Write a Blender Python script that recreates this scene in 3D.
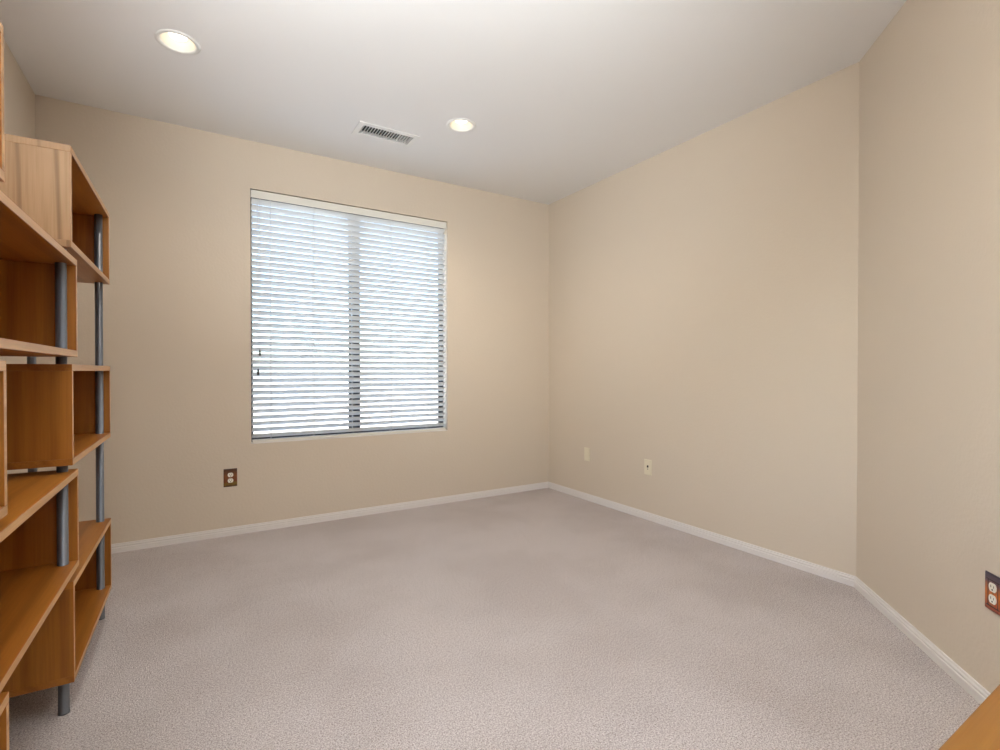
import bpy, bmesh, math, random
from mathutils import Vector, Matrix

for o in list(bpy.data.objects):
    bpy.data.objects.remove(o, do_unlink=True)
SC = bpy.context.scene
COL = SC.collection
R = math.radians
random.seed(4)

# ------------------------------------------------------------------ camera
W, D, Y2, H, XL = 2.9757, 3.9354, 1.271, 2.74, -0.7526      # room: right wall, back wall, angled corner, ceiling, left wall
YF = -1.75                                                   # wall behind the camera
cd = bpy.data.cameras.new('camera')
cam = bpy.data.objects.new('camera', cd)
COL.objects.link(cam)
cd.sensor_width = 36.0
cd.lens = 506.05 / 1000 * 36.0
cd.clip_start = 0.02
YAW, PITCH = 0.55193, -0.00833
cam.location = (0, 0, 1.1333)
cam.rotation_euler = (math.pi / 2 + PITCH, 0, -YAW)
SC.camera = cam

# ------------------------------------------------------------------ world, exposure
wd = bpy.data.worlds.new('world')
SC.world = wd
wd.use_nodes = True
nt = wd.node_tree
sky = nt.nodes.new('ShaderNodeTexSky')
sky.sky_type = 'NISHITA'
sky.sun_disc = False
sky.sun_elevation = R(52)
sky.sun_rotation = R(200)
sky.air_density = 0.8
sky.dust_density = 1.5
sky.ozone_density = 0.6
bg = nt.nodes['Background']
nt.links.new(sky.outputs[0], bg.inputs[0])
bg.inputs[1].default_value = 1.5
SC.view_settings.view_transform = 'Standard'
SC.view_settings.look = 'None'
SC.view_settings.gamma = 1.0
SC.view_settings.use_curve_mapping = False
SC.view_settings.exposure = 0.0

CAN_W = 22.0          # each recessed lamp
SUN_W = 7.5
FILL_W = 455.0  # unseen spots added to brighten the ceiling
FILL_C = (0.895, 0.965, 1.0)
SIDE_FILL_W = 6.0      # added side fill from the left wall

sl = bpy.data.lights.new('sun', 'SUN')
sl.energy = SUN_W
sl.angle = R(0.6)
sl.color = (1.0, 0.95, 0.88)
so = bpy.data.objects.new('sun', sl)
COL.objects.link(so)
so.rotation_euler = (R(42), R(-14), 0)

def light(name, kind, loc, aim, w, col, size=0.12, cone=160, sy=1.0):
    l = bpy.data.lights.new(name, kind)
    l.energy = w
    l.color = col
    if kind == 'SPOT':
        l.spot_size = R(cone); l.spot_blend = 1.0; l.shadow_soft_size = size
    else:
        l.shape = 'RECTANGLE'; l.size = size; l.size_y = sy
    o = bpy.data.objects.new(name, l)
    COL.objects.link(o)
    o.location = loc
    o.rotation_euler = (Vector(aim) - o.location).to_track_quat('-Z', 'Y').to_euler()
    return o

# added fill: two unseen spots aimed at the ceiling, one area lamp at left
light('ceiling_fill', 'SPOT', (-0.3, 0.2, 1.6), (-0.3, 0.2, 2.9), FILL_W, FILL_C)
light('ceiling_fill_ahead', 'SPOT', (-0.3, 0.2, 1.7), (1.5, 3.0, 2.85), FILL_W * 0.62, FILL_C, cone=78)
light('side_fill', 'AREA', (XL + 0.01, -0.6, 1.3), (2.5, 1.5, 1.2), SIDE_FILL_W, (0.90, 0.97, 1.0), 1.2, sy=1.6)

# ------------------------------------------------------------------ helpers
def srgb(r, g, b):
    f = lambda c: (c / 255 / 12.92) if c / 255 <= 0.04045 else ((c / 255 + 0.055) / 1.055) ** 2.4
    return (f(r), f(g), f(b), 1.0)

def mat(name, col, rough=0.5, metal=0.0, spec=0.5):
    m = bpy.data.materials.new(name)
    m.use_nodes = True
    b = m.node_tree.nodes['Principled BSDF']
    b.inputs['Base Color'].default_value = col
    b.inputs['Roughness'].default_value = rough
    b.inputs['Metallic'].default_value = metal
    b.inputs['Specular IOR Level'].default_value = spec
    return m

def nodes(m):
    t = m.node_tree
    return t, t.nodes['Principled BSDF']

def noise(t, scale, detail=4.0, vec=None, rough=0.5):
    n = t.nodes.new('ShaderNodeTexNoise')
    n.inputs['Scale'].default_value = scale
    n.inputs['Detail'].default_value = detail
    n.inputs['Roughness'].default_value = rough
    if vec is not None:
        t.links.new(vec, n.inputs['Vector'])
    return n

def ramp(t, fac, stops):
    r = t.nodes.new('ShaderNodeValToRGB')
    e = r.color_ramp.elements
    while len(e) < len(stops):
        e.new(0.5)
    for k, (p, c) in enumerate(stops):
        e[k].position = p
        e[k].color = c
    t.links.new(fac, r.inputs[0])
    return r

def bump(t, b, h, strength, dist):
    n = t.nodes.new('ShaderNodeBump')
    n.inputs['Strength'].default_value = strength
    n.inputs['Distance'].default_value = dist
    t.links.new(h, n.inputs['Height'])
    t.links.new(n.outputs[0], b.inputs['Normal'])
    return n

def coords(t, kind='Object'):
    return t.nodes.new('ShaderNodeTexCoord').outputs[kind]

def paint(name, col, bump_s=0.25, scale=70):
    m = mat(name, col, 0.75, 0, 0.3)
    t, b = nodes(m)
    v = coords(t)
    n = noise(t, scale, 3, v)
    r = ramp(t, n.outputs[0], [(0.42, (0, 0, 0, 1)), (0.6, (1, 1, 1, 1))])
    bump(t, b, r.outputs[0], bump_s, 0.002)
    return m

def wood(name, axis, light, dark, rough=0.38, swirl=0.8, streak=0.3):
    m = mat(name, light, rough, 0, 0.45)
    t, b = nodes(m)
    v = coords(t)
    oi = t.nodes.new('ShaderNodeObjectInfo')
    mul = t.nodes.new('ShaderNodeMath'); mul.operation = 'MULTIPLY'
    t.links.new(oi.outputs['Random'], mul.inputs[0]); mul.inputs[1].default_value = 7.0
    add = t.nodes.new('ShaderNodeVectorMath'); add.operation = 'ADD'
    t.links.new(v, add.inputs[0]); t.links.new(mul.outputs[0], add.inputs[1])
    def mapped(s_across, s_along):
        mp = t.nodes.new('ShaderNodeMapping')
        s = [s_across] * 3
        s[axis] = s_along
        mp.inputs['Scale'].default_value = s
        t.links.new(add.outputs[0], mp.inputs['Vector'])
        return mp.outputs[0]
    n1 = noise(t, 1.0, 3, mapped(9, 0.9))
    wv = t.nodes.new('ShaderNodeTexWave')
    wv.wave_type = 'RINGS'; wv.rings_direction = 'XYZ'[axis]
    wv.inputs['Scale'].default_value = 3.2
    wv.inputs['Distortion'].default_value = 2.2
    wv.inputs['Detail'].default_value = 1.5
    wv.inputs['Detail Scale'].default_value = 0.8
    t.links.new(mapped(1.5, 0.32), wv.inputs['Vector'])
    n2 = noise(t, 1.0, 2, mapped(160, 5))
    r1 = ramp(t, n1.outputs[0], [(0.3, dark), (0.65, light)])
    mx = t.nodes.new('ShaderNodeMix'); mx.data_type = 'RGBA'; mx.blend_type = 'MULTIPLY'
    mx.inputs[0].default_value = 1.0
    t.links.new(r1.outputs[0], mx.inputs[6])
    rw = ramp(t, wv.outputs[1] if len(wv.outputs) > 1 else wv.outputs[0], [(0.0, (swirl, swirl * 0.96, swirl * 0.9, 1)), (streak, (1, 1, 1, 1))])
    t.links.new(rw.outputs[0], mx.inputs[7])
    mx2 = t.nodes.new('ShaderNodeMix'); mx2.data_type = 'RGBA'; mx2.blend_type = 'MULTIPLY'
    mx2.inputs[0].default_value = 1.0
    t.links.new(mx.outputs[2], mx2.inputs[6])
    r2 = ramp(t, n2.outputs[0], [(0.35, (0.88, 0.86, 0.83, 1)), (0.6, (1, 1, 1, 1))])
    t.links.new(r2.outputs[0], mx2.inputs[7])
    t.links.new(mx2.outputs[2], b.inputs['Base Color'])
    bump(t, b, n2.outputs[0], 0.05, 0.001)
    return m

OAK_L, OAK_D = srgb(178, 115, 44), srgb(154, 91, 29)
M = {}
M['oak_x'] = wood('oak veneer across', 0, OAK_L, OAK_D)
M['oak_y'] = wood('oak veneer lengthwise', 1, OAK_L, OAK_D)
M['oak_z'] = wood('oak veneer upright', 2, OAK_L, OAK_D)
M['desk_oak'] = wood('golden oak desktop', 0, srgb(146, 102, 42), srgb(128, 82, 28))
M['oak_pale'] = wood('pale oak veneer upright', 2, srgb(178, 144, 108), srgb(162, 126, 90), 0.38, 0.66, 0.06)
M['edge'] = wood('oak edge band', 1, srgb(206, 160, 108), srgb(192, 144, 92), 0.45)
M['wall'] = paint('beige wall paint', srgb(212, 198, 180), 0.13, 60)
M['ceiling'] = paint('white ceiling paint', srgb(234, 232, 230), 0.04, 60)
M['trim'] = mat('white gloss trim paint', srgb(226, 220, 216), 0.4)
M['tube'] = mat('grey powder coated tube', srgb(112, 116, 124), 0.38, 0.55)
M['white_metal'] = mat('white enamel', srgb(232, 230, 226), 0.35)
M['vent_dark'] = mat('dark duct', srgb(70, 70, 68), 0.8)
M['bronze'] = mat('dark bronze aluminium', srgb(72, 72, 74), 0.45, 0.5)
M['ivory'] = mat('ivory plastic', srgb(226, 216, 192), 0.4)
M['white_plastic'] = mat('white plastic', srgb(236, 232, 220), 0.35)
M['slot'] = mat('dark slot', srgb(30, 26, 24), 0.6)
M['brass'] = mat('screw', srgb(150, 120, 70), 0.35, 0.9)
M['rail'] = mat('blind rail white', srgb(226, 222, 212), 0.5)
M['cord'] = mat('pale blind cord', srgb(200, 200, 198), 0.8)
M['tassel'] = mat('dark cord tassel', srgb(74, 72, 70), 0.6)
M['plinth'] = mat('desk back dark oak', srgb(150, 98, 48), 0.5)

def carpet():
    m = mat('grey beige carpet', srgb(186, 172, 164), 0.95, 0, 0.1)
    t, b = nodes(m)
    v = coords(t)
    n1 = noise(t, 210, 3, v, 0.75)
    n3 = noise(t, 75, 4, v, 0.75)
    n2 = noise(t, 1.6, 3, v, 0.6)
    r1 = ramp(t, n1.outputs[0], [(0.36, srgb(146, 137, 134)), (0.5, srgb(198, 189, 187)), (0.66, srgb(232, 224, 222))])
    r3 = ramp(t, n3.outputs[0], [(0.36, (0.83, 0.82, 0.81, 1)), (0.5, (1, 1, 1, 1))])
    r2 = ramp(t, n2.outputs[0], [(0.38, (0.90, 0.89, 0.88, 1)), (0.58, (1, 1, 1, 1))])
    cur = r1.outputs[0]
    for r in (r3, r2):
        mx = t.nodes.new('ShaderNodeMix'); mx.data_type = 'RGBA'; mx.blend_type = 'MULTIPLY'
        mx.inputs[0].default_value = 1.0
        t.links.new(cur, mx.inputs[6]); t.links.new(r.outputs[0], mx.inputs[7])
        cur = mx.outputs[2]
    t.links.new(cur, b.inputs['Base Color'])
    bump(t, b, n1.outputs[0], 0.6, 0.006)
    return m
M['carpet'] = carpet()

def emission(name, col, s):
    m = bpy.data.materials.new(name); m.use_nodes = True
    t = m.node_tree; t.nodes.clear()
    e = t.nodes.new('ShaderNodeEmission'); o = t.nodes.new('ShaderNodeOutputMaterial')
    e.inputs[0].default_value = col; e.inputs[1].default_value = s
    t.links.new(e.outputs[0], o.inputs[0])
    return m
M['bulb'] = emission('warm lit lamp', (1.0, 0.92, 0.78, 1), 3.2)

def mixed(name, a, b, fac):
    m = bpy.data.materials.new(name); m.use_nodes = True
    t = m.node_tree; t.nodes.clear()
    out = t.nodes.new('ShaderNodeOutputMaterial'); mx = t.nodes.new('ShaderNodeMixShader')
    mx.inputs[0].default_value = fac
    for k, (typ, col) in enumerate((a, b)):
        n = t.nodes.new(typ); n.inputs[0].default_value = col
        if typ == 'ShaderNodeBsdfGlossy': n.inputs['Roughness'].default_value = 0.02
        t.links.new(n.outputs[0], mx.inputs[1 + k])
    t.links.new(mx.outputs[0], out.inputs[0])
    return m
M['glass'] = mixed('window glass', ('ShaderNodeBsdfTransparent', (0.93, 0.96, 0.96, 1)), ('ShaderNodeBsdfGlossy', (1, 1, 1, 1)), 0.06)
M['slat'] = mixed('white blind slat', ('ShaderNodeBsdfDiffuse', srgb(238, 236, 232)), ('ShaderNodeBsdfTranslucent', srgb(232, 229, 224)), 0.28)

# --- mesh helpers
def box(bm, x0, x1, y0, y1, z0, z1, mi=0):
    vs = [bm.verts.new((x, y, z)) for x in (x0, x1) for y in (y0, y1) for z in (z0, z1)]
    fs = []
    for f in ((0, 1, 3, 2), (4, 6, 7, 5), (0, 4, 5, 1), (2, 3, 7, 6), (0, 2, 6, 4), (1, 5, 7, 3)):
        fc = bm.faces.new([vs[i] for i in f]); fc.material_index = mi; fs.append(fc)
    return fs

def obj(name, bm, mats, parent=None, loc=(0, 0, 0), rot=(0, 0, 0), smooth=False, bevel=0.0):
    if bevel > 0:
        bmesh.ops.bevel(bm, geom=list(bm.edges), offset=bevel, segments=2, affect='EDGES', profile=0.6)
    bmesh.ops.recalc_face_normals(bm, faces=bm.faces)
    me = bpy.data.meshes.new(name)
    bm.to_mesh(me); bm.free()
    if not isinstance(mats, (list, tuple)): mats = [mats]
    for m in mats: me.materials.append(m)
    if smooth:
        for p in me.polygons: p.use_smooth = True
    o = bpy.data.objects.new(name, me)
    COL.objects.link(o)
    o.location = loc; o.rotation_euler = rot
    if parent: o.parent = parent
    return o

def tag(o, label=None, cat=None, group=None, kind=None):
    if label: o['label'] = label
    if cat: o['category'] = cat
    if group: o['group'] = group
    if kind: o['kind'] = kind
    return o

def empty(name, loc, rz=0.0):
    o = bpy.data.objects.new(name, None)
    o.empty_display_size = 0.1
    COL.objects.link(o)
    o.location = loc; o.rotation_euler = (0, 0, rz)
    return o

def lathe(bm, prof, n=40, mi=0, loc=(0, 0, 0)):
    """prof: list of (r, z); r==0 closes to a point"""
    rings = []
    for r, z in prof:
        if r < 1e-6:
            rings.append([bm.verts.new((loc[0], loc[1], loc[2] + z))])
        else:
            rings.append([bm.verts.new((loc[0] + r * math.cos(2 * math.pi * k / n), loc[1] + r * math.sin(2 * math.pi * k / n), loc[2] + z)) for k in range(n)])
    for a, b in zip(rings, rings[1:]):
        for k in range(n):
            k2 = (k + 1) % n
            if len(a) == 1 and len(b) == 1: continue
            if len(a) == 1: f = bm.faces.new((a[0], b[k], b[k2]))
            elif len(b) == 1: f = bm.faces.new((a[k], a[k2], b[0]))
            else: f = bm.faces.new((a[k], a[k2], b[k2], b[k]))
            f.material_index = mi

def prism(bm, pts, z0, z1, mi=0):
    a = [bm.verts.new((x, y, z0)) for x, y in pts]
    b = [bm.verts.new((x, y, z1)) for x, y in pts]
    n = len(pts)
    bm.faces.new(a).material_index = mi; bm.faces.new(b).material_index = mi
    for k in range(n):
        bm.faces.new((a[k], a[(k + 1) % n], b[(k + 1) % n], b[k])).material_index = mi

# ------------------------------------------------------------------ room shell
XA, YA = 1.30, -0.4047                      # where the angled wall ends, behind the camera
T = 0.14
WX0, WX1, WZ0, WZ1 = 0.374, 1.894, 0.619, 2.409   # window opening
PLAN = [(XL, YF), (XA, YF), (XA, YA), (W, Y2), (W, D), (XL, D)]

bm = bmesh.new(); prism(bm, [(XL - T, YF - T), (XA + T, YF - T), (XA + T, YA - 0.06), (W + T, Y2 - 0.06), (W + T, D + T), (XL - T, D + T)], -0.12, 0.0)
tag(obj('floor', bm, M['carpet']), 'grey beige wall to wall carpet', 'floor', kind='structure')

bm = bmesh.new()
box(bm, XL - T, WX0, D, D + T, 0, H); box(bm, WX1, W + T, D, D + T, 0, H)
box(bm, WX0, WX1, D, D + T, 0, WZ0); box(bm, WX0, WX1, D, D + T, WZ1, H)
bmesh.ops.remove_doubles(bm, verts=bm.verts, dist=1e-5)
tag(obj('wall_back', bm, M['wall']), 'beige wall with the window in it', 'wall', kind='structure')
bm = bmesh.new(); box(bm, W, W + T, Y2 - 0.06, D, 0, H)
tag(obj('wall_right', bm, M['wall']), 'beige wall to the right of the window corner', 'wall', kind='structure')
bm = bmesh.new()
box(bm, XL - T, XL, 0.06, D, 0, H); box(bm, XL - T, XL, YF, -1.26, 0, H); box(bm, XL - T, XL, -1.26, 0.06, 0, 0.46); box(bm, XL - T, XL, -1.26, 0.06, 2.14, H)
bmesh.ops.remove_doubles(bm, verts=bm.verts, dist=1e-5)
tag(obj('wall_left', bm, M['wall']), 'beige wall behind the bookcase', 'wall', kind='structure')
q = T / math.sqrt(2)
bm = bmesh.new(); prism(bm, [(W, Y2), (XA, YA), (XA + 2 * q, YA), (W, Y2 - 2 * q)], 0, H)
tag(obj('wall_angled', bm, M['wall']), 'beige wall set at forty five degrees', 'wall', kind='structure')
bm = bmesh.new(); box(bm, XA, XA + T, YF, YA, 0, H)
tag(obj('wall_entry', bm, M['wall']), 'beige wall beside the entry', 'wall', kind='structure')
bm = bmesh.new()
box(bm, XL - T, -0.55, YF - T, YF, 0, H); box(bm, 1.15, XA + T, YF - T, YF, 0, H); box(bm, -0.55, 1.15, YF - T, YF, 2.25, H)
bmesh.ops.remove_doubles(bm, verts=bm.verts, dist=1e-5)
tag(obj('wall_front', bm, M['wall']), 'beige wall with the wide doorway', 'wall', kind='structure')

b = bmesh.new(); box(b, -0.85, 0.85, -0.02, 0.02, 0.0, 2.25)
for x in (-0.42, 0.42):
    for z0, z1 in ((0.2, 1.0), (1.15, 2.1)):
        box(b, x - 0.3, x + 0.3, 0.02, 0.026, z0, z1)
dr = tag(obj('light_block_door', b, M['trim'], loc=(0.30, YF - 0.06, 0)), 'white double door added behind the view to shut out sky light', 'door', kind='structure')  # unseen door added to keep sky light out of the doorway
b = bmesh.new(); lathe(b, [(0, 0.06), (0.02, 0.058), (0.027, 0.045), (0.02, 0.032), (0.01, 0.026), (0.01, 0.0), (0.026, 0.0), (0.026, -0.003), (0, -0.003)], 24)
obj('door_knob', b, M['brass'], dr, (0.08, 0.024, 0.95), (R(-90), 0, 0), smooth=True)

# ceiling: a slab with round holes for the lamps and a slot for the vent
CANS = [(-0.036, 2.945), (1.528, 2.965), (-0.036, 0.75), (1.30, 0.75)]
CAN_R = 0.078
VX0, VX1, VY0, VY1 = 0.982, 1.326, 3.288, 3.414       # louvre field of the register
def ceiling_mesh():
    b = bmesh.new()
    def loop(pts, z):
        vs = [b.verts.new((x, y, z)) for x, y in pts]
        return [b.edges.new((vs[k], vs[(k + 1) % len(vs)])) for k in range(len(vs))]
    ed = loop([(XL - T, YF - T), (XA + T, YF - T), (XA + T, YA - 0.06), (W + T, Y2 - 0.06), (W + T, D + T), (XL - T, D + T)], H)
    for cx, cy in CANS:
        ed += loop([(cx + CAN_R * math.cos(2 * math.pi * k / 48), cy + CAN_R * math.sin(2 * math.pi * k / 48)) for k in range(48)], H)
    ed += loop([(VX0, VY0), (VX1, VY0), (VX1, VY1), (VX0, VY1)], H)
    bmesh.ops.triangle_fill(b, use_beauty=True, edges=ed)
    g = bmesh.ops.extrude_face_region(b, geom=list(b.faces))
    bmesh.ops.translate(b, verts=[v for v in g['geom'] if isinstance(v, bmesh.types.BMVert)], vec=(0, 0, 0.16))
    return b
tag(obj('ceiling', ceiling_mesh(), M['ceiling']), 'white painted ceiling', 'ceiling', kind='structure')
bm = bmesh.new(); box(bm, XL - T, W + T, YF - T, D + T, H + 0.161, H + 0.26)
tag(obj('light_block_deck', bm, M['vent_dark']), 'unseen deck added above the ceiling to block light', 'ceiling', kind='structure')  # added slab, stops light leaking in from above

# baseboards
def baseboard(name, label, p, d, length):
    """p: start on the wall face, d: unit direction along the wall with the room on its left side"""
    b = bmesh.new()
    prof = [(0, 0), (0.013, 0), (0.013, 0.030), (0.0085, 0.033), (0.0105, 0.037), (0.0105, 0.043), (0.0065, 0.047), (0.006, 0.055), (0, 0.056)]
    n = Vector((-d[1], d[0]))
    rows = []
    for s in (0, length):
        rows.append([b.verts.new((p[0] + d[0] * s + n.x * u, p[1] + d[1] * s + n.y * u, z)) for u, z in prof])
    k = len(prof)
    for i in range(k):
        b.faces.new((rows[0][i], rows[0][(i + 1) % k], rows[1][(i + 1) % k], rows[1][i]))
    b.faces.new(rows[0]); b.faces.new(rows[1])
    tag(obj(name, b, M['trim']), label, 'baseboard', kind='structure')
s2 = 1 / math.sqrt(2)
baseboard('baseboard_back', 'white baseboard under the window wall', (W, D), (-1, 0), W - XL)
baseboard('baseboard_right', 'white baseboard along the right wall', (W, Y2), (0, 1), D - Y2)
baseboard('baseboard_angled', 'white baseboard along the angled wall', (XA, YA), (s2, s2), math.hypot(W - XA, Y2 - YA))
baseboard('baseboard_left', 'white baseboard behind the bookcase', (XL, D), (0, -1), D - YF)

# ------------------------------------------------------------------ outside
bm = bmesh.new(); box(bm, -400, 400, D + T, 600, -0.35, -0.15)
tag(obj('ground_outside', bm, mat('pale gravel', srgb(196, 184, 168), 0.95)), 'pale gravel yard outside the window', 'ground', kind='structure')
bm = bmesh.new(); box(bm, -12, 16, 12.6, 12.8, -0.15, 0.55)
tag(obj('wall_outside', bm, mat('pale yard wall', srgb(190, 182, 174), 0.9)), 'low pale yard wall outside the window', 'wall', kind='structure')

# ------------------------------------------------------------------ window and blind
win = tag(empty('window_1', ((WX0 + WX1) / 2, D + 0.1, WZ0)), 'sliding window with dark frame behind the blind', 'window', kind='structure')
wx = (WX0 + WX1) / 2
def rel(b, *a):
    x0, x1, y0, y1, z0, z1 = a
    box(b, x0 - wx, x1 - wx, y0 - D - 0.1, y1 - D - 0.1, z0 - WZ0, z1 - WZ0)
fy0, fy1 = D + 0.088, D + 0.132
b = bmesh.new()
rel(b, WX0, WX0 + 0.010, fy0, fy1, WZ0, WZ1); rel(b, WX1 - 0.014, WX1, fy0, fy1, WZ0, WZ1)
rel(b, WX0 + 0.010, WX1 - 0.014, fy0, fy1, WZ0, WZ0 + 0.025); rel(b, WX0 + 0.010, WX1 - 0.014, fy0, fy1, WZ1 - 0.025, WZ1)
obj('window_frame', b, M['bronze'], win)
for a, c, sl_, sr_, ext, yy in ((WX0 + 0.010, 1.102, 0.012, 0.023, 0.014, fy0 + 0.004), (1.112, WX1 - 0.014, 0.062, 0.019, 0.0, fy0 + 0.022)):
    b = bmesh.new()
    zb, zt2 = WZ0 + 0.025, WZ1 - 0.025
    rel(b, a, a + sl_, yy, yy + 0.016, zb, zt2); rel(b, c - sr_, c, yy, yy + 0.016, zb, zt2)
    rel(b, a + sl_, c - sr_, yy, yy + 0.016, zb, zb + 0.03); rel(b, a + sl_, c - sr_, yy, yy + 0.016, zt2 - 0.03, zt2)
    s = obj('window_sash', b, M['bronze'], win)
    b = bmesh.new(); rel(b, a + sl_, c - sr_, yy + 0.006, yy + 0.010, zb + 0.03, zt2 - 0.03)
    if ext: rel(b, c, c + ext, yy + 0.006, yy + 0.010, zb, zt2)
    obj('pane', b, M['glass'], s)
b = bmesh.new(); rel(b, WX0, WX1, D + 0.001, D + 0.088, WZ0, WZ0 + 0.005)
obj('window_sill', b, M['trim'], win, bevel=0.0015)

w2 = tag(empty('added_window', (XL - 0.08, -0.60, 0.46)), 'white framed side window added behind the view to house the fill lamp', 'window', kind='structure')  # made-up window around the added side fill lamp
b = bmesh.new()
for y0, y1, z0, z1 in ((-0.66, -0.61, 0, 1.68), (0.61, 0.66, 0, 1.68), (-0.61, 0.61, 0, 0.05), (-0.61, 0.61, 1.63, 1.68), (-0.02, 0.02, 0.05, 1.63)):
    box(b, -0.03, 0.03, y0, y1, z0, z1)
wf = obj('window_frame', b, M['trim'], w2)
b = bmesh.new(); box(b, -0.003, 0.003, -0.61, 0.61, 0.05, 1.63)
obj('pane', b, M['glass'], wf)

blind = tag(empty('window_blind', (wx, D + 0.035, WZ0 + 0.005)), 'white horizontal slat blind filling the window, nearly closed', 'blind')
BZ = WZ0 + 0.005
BX0, BX1 = WX0 + 0.006, WX1 - 0.010
def relb(b, x0, x1, y0, y1, z0, z1): box(b, x0 - wx, x1 - wx, y0 - D - 0.035, y1 - D - 0.035, z0 - BZ, z1 - BZ)
b = bmesh.new(); relb(b, BX0, BX1, D + 0.008, D + 0.062, WZ1 - 0.044, WZ1 - 0.006)
obj('headrail', b, M['rail'], blind, bevel=0.003)
b = bmesh.new(); relb(b, BX0 - 0.003, BX1 + 0.004, D + 0.001, D + 0.006, WZ1 - 0.060, WZ1 - 0.007)
obj('valance', b, M['rail'], blind, bevel=0.0015)
b = bmesh.new(); relb(b, BX0 + 0.003, BX1 - 0.003, D + 0.010, D + 0.060, WZ0 + 0.0052, WZ0 + 0.024)
obj('bottom_rail', b, M['rail'], blind, bevel=0.003)
NS, ztop, zbot = 39, WZ1 - 0.078, WZ0 + 0.052
TILT = R(37)
b = bmesh.new()
for k in range(NS):
    z = zbot + (ztop - zbot) * k / (NS - 1) - BZ
    prev = None
    rows = []
    for j in range(7):                                 # crowned slat, room edge up
        u = -0.025 + 0.05 * j / 6
        crown = 0.0028 * (1 - (u / 0.025) ** 2)
        for th in (0.0008, -0.0008):
            y = u * math.cos(TILT) + (crown + th) * math.sin(TILT)
            zz = -u * math.sin(TILT) + (crown + th) * math.cos(TILT)
            rows.append((y, z + zz))
    order = rows[0::2] + rows[1::2][::-1]
    L = [b.verts.new((BX0 + 0.003 - wx, y, zz)) for y, zz in order]
    Rr = [b.verts.new((BX1 - 0.003 - wx, y, zz)) for y, zz in order]
    n = len(order)
    for i in range(n): b.faces.new((L[i], L[(i + 1) % n], Rr[(i + 1) % n], Rr[i]))
    b.faces.new(L); b.faces.new(Rr)
obj('slats', b, M['slat'], blind)
for x in (0.505, 0.80, 1.40, 1.72):
    b = bmesh.new()
    for yy in (-0.0185, 0.0185):
        box(b, x - wx - 0.0012, x - wx + 0.0012, yy - 0.0008, yy + 0.0008, WZ0 + 0.02 - BZ, WZ1 - 0.044 - BZ)
    obj('ladder_cord', b, M['cord'], blind)
for x, z in ((0.432, 1.262), (0.420, 1.125)):
    b = bmesh.new(); box(b, x - wx - 0.0009, x - wx + 0.0009, -0.0285, -0.0267, z + 0.02 - BZ, WZ1 - 0.05 - BZ)
    c = obj('lift_cord', b, M['cord'], blind)
    b = bmesh.new(); lathe(b, [(0, 0.022), (0.004, 0.022), (0.006, 0.012), (0.0085, -0.018), (0.007, -0.022), (0, -0.022)], 14, 0, (x - wx, -0.0276, z - BZ))
    obj('tassel', b, M['tassel'], c, smooth=True)

# ------------------------------------------------------------------ modular bookcase
BL, BH, BD, TB, TS = 0.8344, 0.3297, 0.30, 0.022, 0.019
LEG, DZ = 0.1158, 0.3547
case = tag(empty('modular_bookcase', (-0.3238, 2.0, 0), -math.atan(0.0138)),
           'tall oak bookcase of staggered open boxes stacked on round grey tube posts', 'bookcase')
def board(name, sx, sy, sz, faces, m, parent, loc):
    """a board; faces = indices of box() faces that carry the edge band"""
    b = bmesh.new()
    fs = box(b, -sx / 2, sx / 2, -sy / 2, sy / 2, -sz / 2, sz / 2)
    for i in faces: fs[i].material_index = 1
    bmesh.ops.bevel(b, geom=list(b.edges), offset=0.0012, segments=2, affect='EDGES', profile=0.6)
    return obj(name, b, [m, M['edge']], parent, loc)
proto = None
def make_box(y0, level):
    z0 = LEG + DZ * level
    back = board('shelf_box', 0.008, BL - 2 * TS, BH - 2 * TB, (), M['oak_y'], case, (-BD + 0.012, y0 + BL / 2, z0 + BH / 2))
    ox, oz = BD / 2 - 0.012, BH / 2
    board('top_board', BD, BL, TB, (0, 1), M['oak_y'], back, (ox, 0, oz - TB / 2))
    board('bottom_board', BD, BL, TB, (0, 1), M['oak_y'], back, (ox, 0, -oz + TB / 2))
    for s in (-1, 1):
        board('side_board', BD, TS, BH - 2 * TB, (0, 1), M['oak_z'], back, (ox, s * (BL / 2 - TS / 2), 0))
    return back
def copy_box(src, y0, level):
    c = src.copy(); COL.objects.link(c); c.parent = case
    c.location = (-BD + 0.012, y0 + BL / 2, LEG + DZ * level + BH / 2)
    for ch in src.children:
        d = ch.copy(); COL.objects.link(d); d.parent = c
yA = 0.1302
yB = 0.2219 - BL
yC = -0.5259 - BL
first = None
for y0, levels in ((yA, (0, 2, 4)), (yB, (1, 3)), (yC, (0, 2, 4))):
    for lv in levels:
        if first is None: first = make_box(y0, lv)
        else: copy_box(first, y0, lv)
    if y0 == yA:
        last = [o for o in case.children if o.name.startswith('shelf_box')][-1]
        for o in last.children:                     # the topmost end panel and its board ends are coloured paler
            if o.name.startswith('side_board') and o.location.y < 0:
                o.data = o.data.copy(); o.data.materials[0] = M['oak_pale']
            elif not o.name.startswith('side_board'):
                o.data = o.data.copy(); o.data.materials.append(M['oak_pale'])
                for p in o.data.polygons:
                    if p.normal.y < -0.6: p.material_index = 2
bpy.context.view_layer.update()
ov = 0.2219 - 0.1302
postys = [yA + BL - ov / 2, yA + ov / 2, yC + BL - ov / 2, yC + ov / 2]
PR = 0.0150
for py in postys:
    for px in (-0.0345, -BD + 0.0345):
        b = bmesh.new()
        zt = LEG + DZ * 4 + BH - TB - 0.0005
        lathe(b, [(0, 0), (PR + 0.001, 0), (PR + 0.001, 0.006), (PR, 0.007), (PR, zt), (0, zt)], 28)
        o = obj('post', b, M['tube'], case, (px, py, 0), smooth=False)
        for p in o.data.polygons: p.use_smooth = abs(p.normal.z) < 0.5

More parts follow.
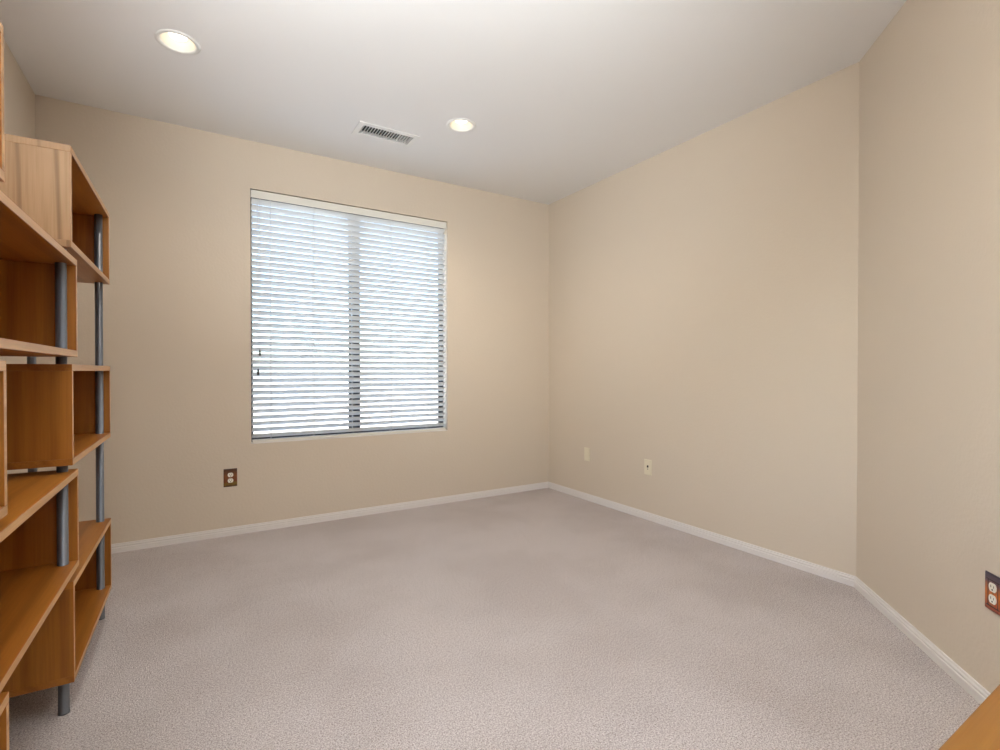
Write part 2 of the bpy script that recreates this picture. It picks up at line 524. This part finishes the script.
# ------------------------------------------------------------------ desk corner
desk = tag(empty('desk', (0.98, 0.2165, 0), R(0.9)), 'golden oak desk by the angled wall, corner of its top in view', 'desk')
b = bmesh.new(); box(b, -0.52, 0.44, -0.50, 0.0, 0.703, 0.73)
obj('desktop', b, M['desk_oak'], desk, bevel=0.0015)
for x in (-0.50, 0.40):
    b = bmesh.new(); box(b, x, x + 0.02, -0.48, -0.02, 0.0, 0.703)
    obj('side_panel', b, M['oak_z'], desk, bevel=0.001)
b = bmesh.new(); box(b, -0.48, 0.40, -0.06, -0.042, 0.30, 0.703)
obj('modesty_panel', b, M['oak_x'], desk, bevel=0.001)

# ------------------------------------------------------------------ recessed lamps
def can_light(loc, label, power=1.0):
    root = tag(empty('recessed_light', (loc[0], loc[1], H)), label, 'ceiling light', 'recessed ceiling lights')
    b = bmesh.new()
    lathe(b, [(0.0745, 0.003), (0.0765, -0.003), (0.080, -0.005), (0.088, -0.006), (0.096, -0.003), (0.097, 0.0)], 48)
    obj('trim_ring', b, M['white_metal'], root, smooth=True)
    b = bmesh.new()
    lathe(b, [(0.0755, 0.0), (0.070, 0.03), (0.058, 0.085), (0.05, 0.115), (0, 0.115)], 48)
    obj('baffle', b, M['baffle'], root, smooth=True)
    b = bmesh.new()
    lathe(b, [(0, 0.020), (0.026, 0.021), (0.037, 0.026), (0.041, 0.036), (0.038, 0.058), (0.027, 0.090), (0.018, 0.114)], 40)
    obj('lamp', b, M['bulb'], root, smooth=True)
    l = bpy.data.lights.new('recessed_lamp_light', 'SPOT')
    l.energy = CAN_W * power; l.spot_size = R(150); l.spot_blend = 0.9; l.shadow_soft_size = 0.05
    l.color = (1.0, 0.87, 0.72)
    o = bpy.data.objects.new('recessed_lamp_light', l); COL.objects.link(o)
    o.location = (loc[0], loc[1], H - 0.004)
    return root
M['baffle'] = mat('pale baffle', srgb(222, 214, 200), 0.5)
can_light(CANS[0], 'round recessed ceiling light nearest the bookcase, warm and lit', 0.6)
can_light(CANS[1], 'round recessed ceiling light beside the vent, warm and lit', 1.8)
can_light(CANS[2], 'round recessed ceiling light added out of view near the bookcase', 0.2)  # this and the next are unseen lamps added for brightness
can_light(CANS[3], 'round recessed ceiling light added out of view near the desk', 0.5)

# ------------------------------------------------------------------ ceiling register
vent = tag(empty('ceiling_vent', ((VX0 + VX1) / 2, (VY0 + VY1) / 2, H)), 'white rectangular louvred air vent in the ceiling above the window', 'vent')
hx, hy = (VX1 - VX0) / 2, (VY1 - VY0) / 2
b = bmesh.new()
ox, oy = hx + 0.036, hy + 0.036
for x0, x1, y0, y1 in ((-ox, ox, -oy, -hy), (-ox, ox, hy, oy), (-ox, -hx, -hy, hy), (hx, ox, -hy, hy)):
    box(b, x0, x1, y0, y1, -0.005, 0.0)
bmesh.ops.remove_doubles(b, verts=b.verts, dist=1e-5)
obj('frame', b, M['white_metal'], vent)
b = bmesh.new()
NL = 18
for k in range(NL):
    x = -hx + (k + 0.5) * 2 * hx / NL
    a = R(14) if k < NL * 0.72 else R(-6)
    ux, uz = math.sin(a) * 0.0072, math.cos(a) * 0.0072
    nx, nz = math.cos(a) * 0.0011, -math.sin(a) * 0.0011
    vs = []
    for y in (-hy, hy):
        vs.append([b.verts.new((x + sx * ux + tx * nx, y, 0.004 + sx * uz + tx * nz)) for sx, tx in ((-1, -1), (-1, 1), (1, 1), (1, -1))])
    for i in range(4): b.faces.new((vs[0][i], vs[0][(i + 1) % 4], vs[1][(i + 1) % 4], vs[1][i]))
    b.faces.new(vs[0]); b.faces.new(vs[1])
obj('louvers', b, M['white_metal'], vent)
b = bmesh.new(); box(b, -hx, hx, -hy, hy, 0.05, 0.06)
for x0, x1, y0, y1 in ((-hx, -hx + 0.002, -hy, hy), (hx - 0.002, hx, -hy, hy), (-hx, hx, -hy, -hy + 0.002), (-hx, hx, hy - 0.002, hy)):
    box(b, x0, x1, y0, y1, 0.018, 0.05)
obj('duct', b, M['vent_dark'], vent)

# ------------------------------------------------------------------ wall plates (built facing -Y, then turned onto their wall)
def sunset(name, stops, seed):
    m = mat(name, (0.2, 0.1, 0.05, 1), 0.35)
    t, bb = nodes(m)
    v = coords(t)
    sp = t.nodes.new('ShaderNodeSeparateXYZ'); t.links.new(v, sp.inputs[0])
    mp = t.nodes.new('ShaderNodeMapping'); mp.inputs['Location'].default_value = (seed, seed, seed); t.links.new(v, mp.inputs[0])
    n = noise(t, 55, 2, mp.outputs[0])
    mr = t.nodes.new('ShaderNodeMapRange'); mr.inputs[1].default_value = -0.062; mr.inputs[2].default_value = 0.062
    t.links.new(sp.outputs[2], mr.inputs[0])
    s = t.nodes.new('ShaderNodeMath'); s.operation = 'MULTIPLY_ADD'; s.inputs[1].default_value = 0.22; s.inputs[2].default_value = -0.11
    t.links.new(n.outputs[0], s.inputs[0])
    ad = t.nodes.new('ShaderNodeMath'); t.links.new(mr.outputs[0], ad.inputs[0]); t.links.new(s.outputs[0], ad.inputs[1])
    r = ramp(t, ad.outputs[0], stops)
    t.links.new(r.outputs[0], bb.inputs['Base Color'])
    return m
M['sunset_dark'] = sunset('painted brown plate', [(0.0, srgb(70, 34, 12)), (0.16, srgb(120, 92, 22)), (0.30, srgb(112, 52, 14)), (0.6, srgb(128, 72, 26)), (0.85, srgb(84, 48, 22)), (1.0, srgb(58, 34, 16))], 3.0)
M['sunset_dusk'] = sunset('painted dusk plate', [(0.0, srgb(120, 52, 44)), (0.18, srgb(172, 84, 40)), (0.45, srgb(204, 112, 24)), (0.62, srgb(168, 98, 60)), (0.78, srgb(86, 66, 82)), (1.0, srgb(62, 50, 66))], 8.0)
M['plate_line'] = mat('dark painted line', srgb(52, 36, 40), 0.5)

def rounded(bm, w, h, r, y0, y1, n=6, mi=0, cz=0.0):
    pts = []
    for cx, cz2, a0 in ((w / 2 - r, h / 2 - r, 0), (-w / 2 + r, h / 2 - r, 90), (-w / 2 + r, -h / 2 + r, 180), (w / 2 - r, -h / 2 + r, 270)):
        for k in range(n + 1):
            a = R(a0 + 90 * k / n)
            pts.append((cx + r * math.cos(a), cz2 + r * math.sin(a) + cz))
    A = [bm.verts.new((x, y0, z)) for x, z in pts]; B = [bm.verts.new((x, y1, z)) for x, z in pts]
    k = len(pts)
    bm.faces.new(A).material_index = mi; bm.faces.new(B).material_index = mi
    for i in range(k): bm.faces.new((A[i], A[(i + 1) % k], B[(i + 1) % k], B[i])).material_index = mi

def plate_body(bm, w, h, t=0.006):
    """square-cornered plate with a bevelled front"""
    a = [bm.verts.new(v) for v in ((-w/2, 0, -h/2), (w/2, 0, -h/2), (w/2, 0, h/2), (-w/2, 0, h/2))]
    c = [bm.verts.new(v) for v in ((-w/2, -t*.45, -h/2), (w/2, -t*.45, -h/2), (w/2, -t*.45, h/2), (-w/2, -t*.45, h/2))]
    e = 0.004
    d = [bm.verts.new(v) for v in ((-w/2+e, -t, -h/2+e), (w/2-e, -t, -h/2+e), (w/2-e, -t, h/2-e), (-w/2+e, -t, h/2-e))]
    for p, q2 in ((a, c), (c, d)):
        for i in range(4): bm.faces.new((p[i], p[(i+1) % 4], q2[(i+1) % 4], q2[i]))
    bm.faces.new(a); bm.faces.new(d)

def outlet(loc, rz, m, label, lines=False, group='duplex power outlets'):
    root = tag(empty('power_outlet', loc, rz), label, 'outlet', group)
    b = bmesh.new(); plate_body(b, 0.083, 0.123)
    pl = obj('cover_plate', b, m, root)
    if lines:
        b = bmesh.new()
        for x0, x1, z0, z1 in ((-0.024, -0.0215, -0.046, 0.042), (0.0215, 0.024, -0.046, 0.042), (-0.030, 0.030, -0.047, -0.0435), (-0.030, 0.030, 0.040, 0.0435)):
            box(b, x0, x1, -0.0068, -0.0055, z0, z1)
        obj('painted_border', b, M['plate_line'], pl)
    for z in (0.0195, -0.0195):
        b = bmesh.new()
        n = 32; pts = []
        for k in range(n):
            a = 2 * math.pi * k / n
            pts.append((0.0172 * math.cos(a), max(-0.0142, min(0.0142, 0.0172 * math.sin(a)))))
        A = [b.verts.new((x, -0.004, zz + z)) for x, zz in pts]; B = [b.verts.new((x, -0.0082, zz + z)) for x, zz in pts]
        b.faces.new(A); b.faces.new(B)
        for i in range(n): b.faces.new((A[i], A[(i + 1) % n], B[(i + 1) % n], B[i]))
        rc = obj('receptacle', b, M['white_plastic'], root)
        b = bmesh.new()
        box(b, -0.0075, -0.0055, -0.0086, -0.007, z - 0.001, z + 0.0075)
        box(b, 0.0055, 0.0075, -0.0086, -0.007, z - 0.0005, z + 0.007)
        rounded(b, 0.0055, 0.0055, 0.0027, -0.0086, -0.007, 5, 0, z - 0.0075)
        obj('slots', b, M['slot'], rc)
    b = bmesh.new(); lathe(b, [(0, 0.0078), (0.002, 0.0078), (0.0032, 0.0066), (0.0032, 0.004)], 16)
    obj('screw', b, M['brass'], root, rot=(R(90), 0, 0), smooth=True)
    return root
outlet((0.2435, D, 0.398), 0, M['sunset_dark'], 'power outlet with dark brown painted plate on the window wall')
am = 1.005
outlet((W - am * s2, Y2 - am * s2, 0.397), R(-135), M['sunset_dusk'], 'power outlet with purple and orange sunset plate on the angled wall', True)

def blank(loc, label, jack):
    root = tag(empty('wall_plate', loc, R(-90)), label, 'wall plate', 'ivory wall plates')
    b = bmesh.new(); plate_body(b, 0.0725, 0.117, 0.0055)
    obj('cover_plate', b, M['ivory'], root)
    zs = (0.042, -0.042)
    if jack:
        b = bmesh.new(); rounded(b, 0.015, 0.017, 0.0025, -0.0066, -0.003, 4, 0, 0.006)
        j = obj('jack', b, M['slot'], root)
        b = bmesh.new(); rounded(b, 0.008, 0.006, 0.002, -0.0064, -0.003, 4, 0, -0.014)
        obj('jack', b, M['slot'], root)
    for z in zs:
        b = bmesh.new(); lathe(b, [(0, 0.0070), (0.002, 0.0070), (0.003, 0.0062), (0.003, 0.004)], 14)
        obj('screw', b, M['ivory'], root, (0, 0, z), (R(90), 0, 0), smooth=True)
blank((W, 3.373, 0.4015), 'blank ivory wall plate nearest the room corner', False)
blank((W, 2.682, 0.400), 'ivory wall plate with a small dark jack', True)
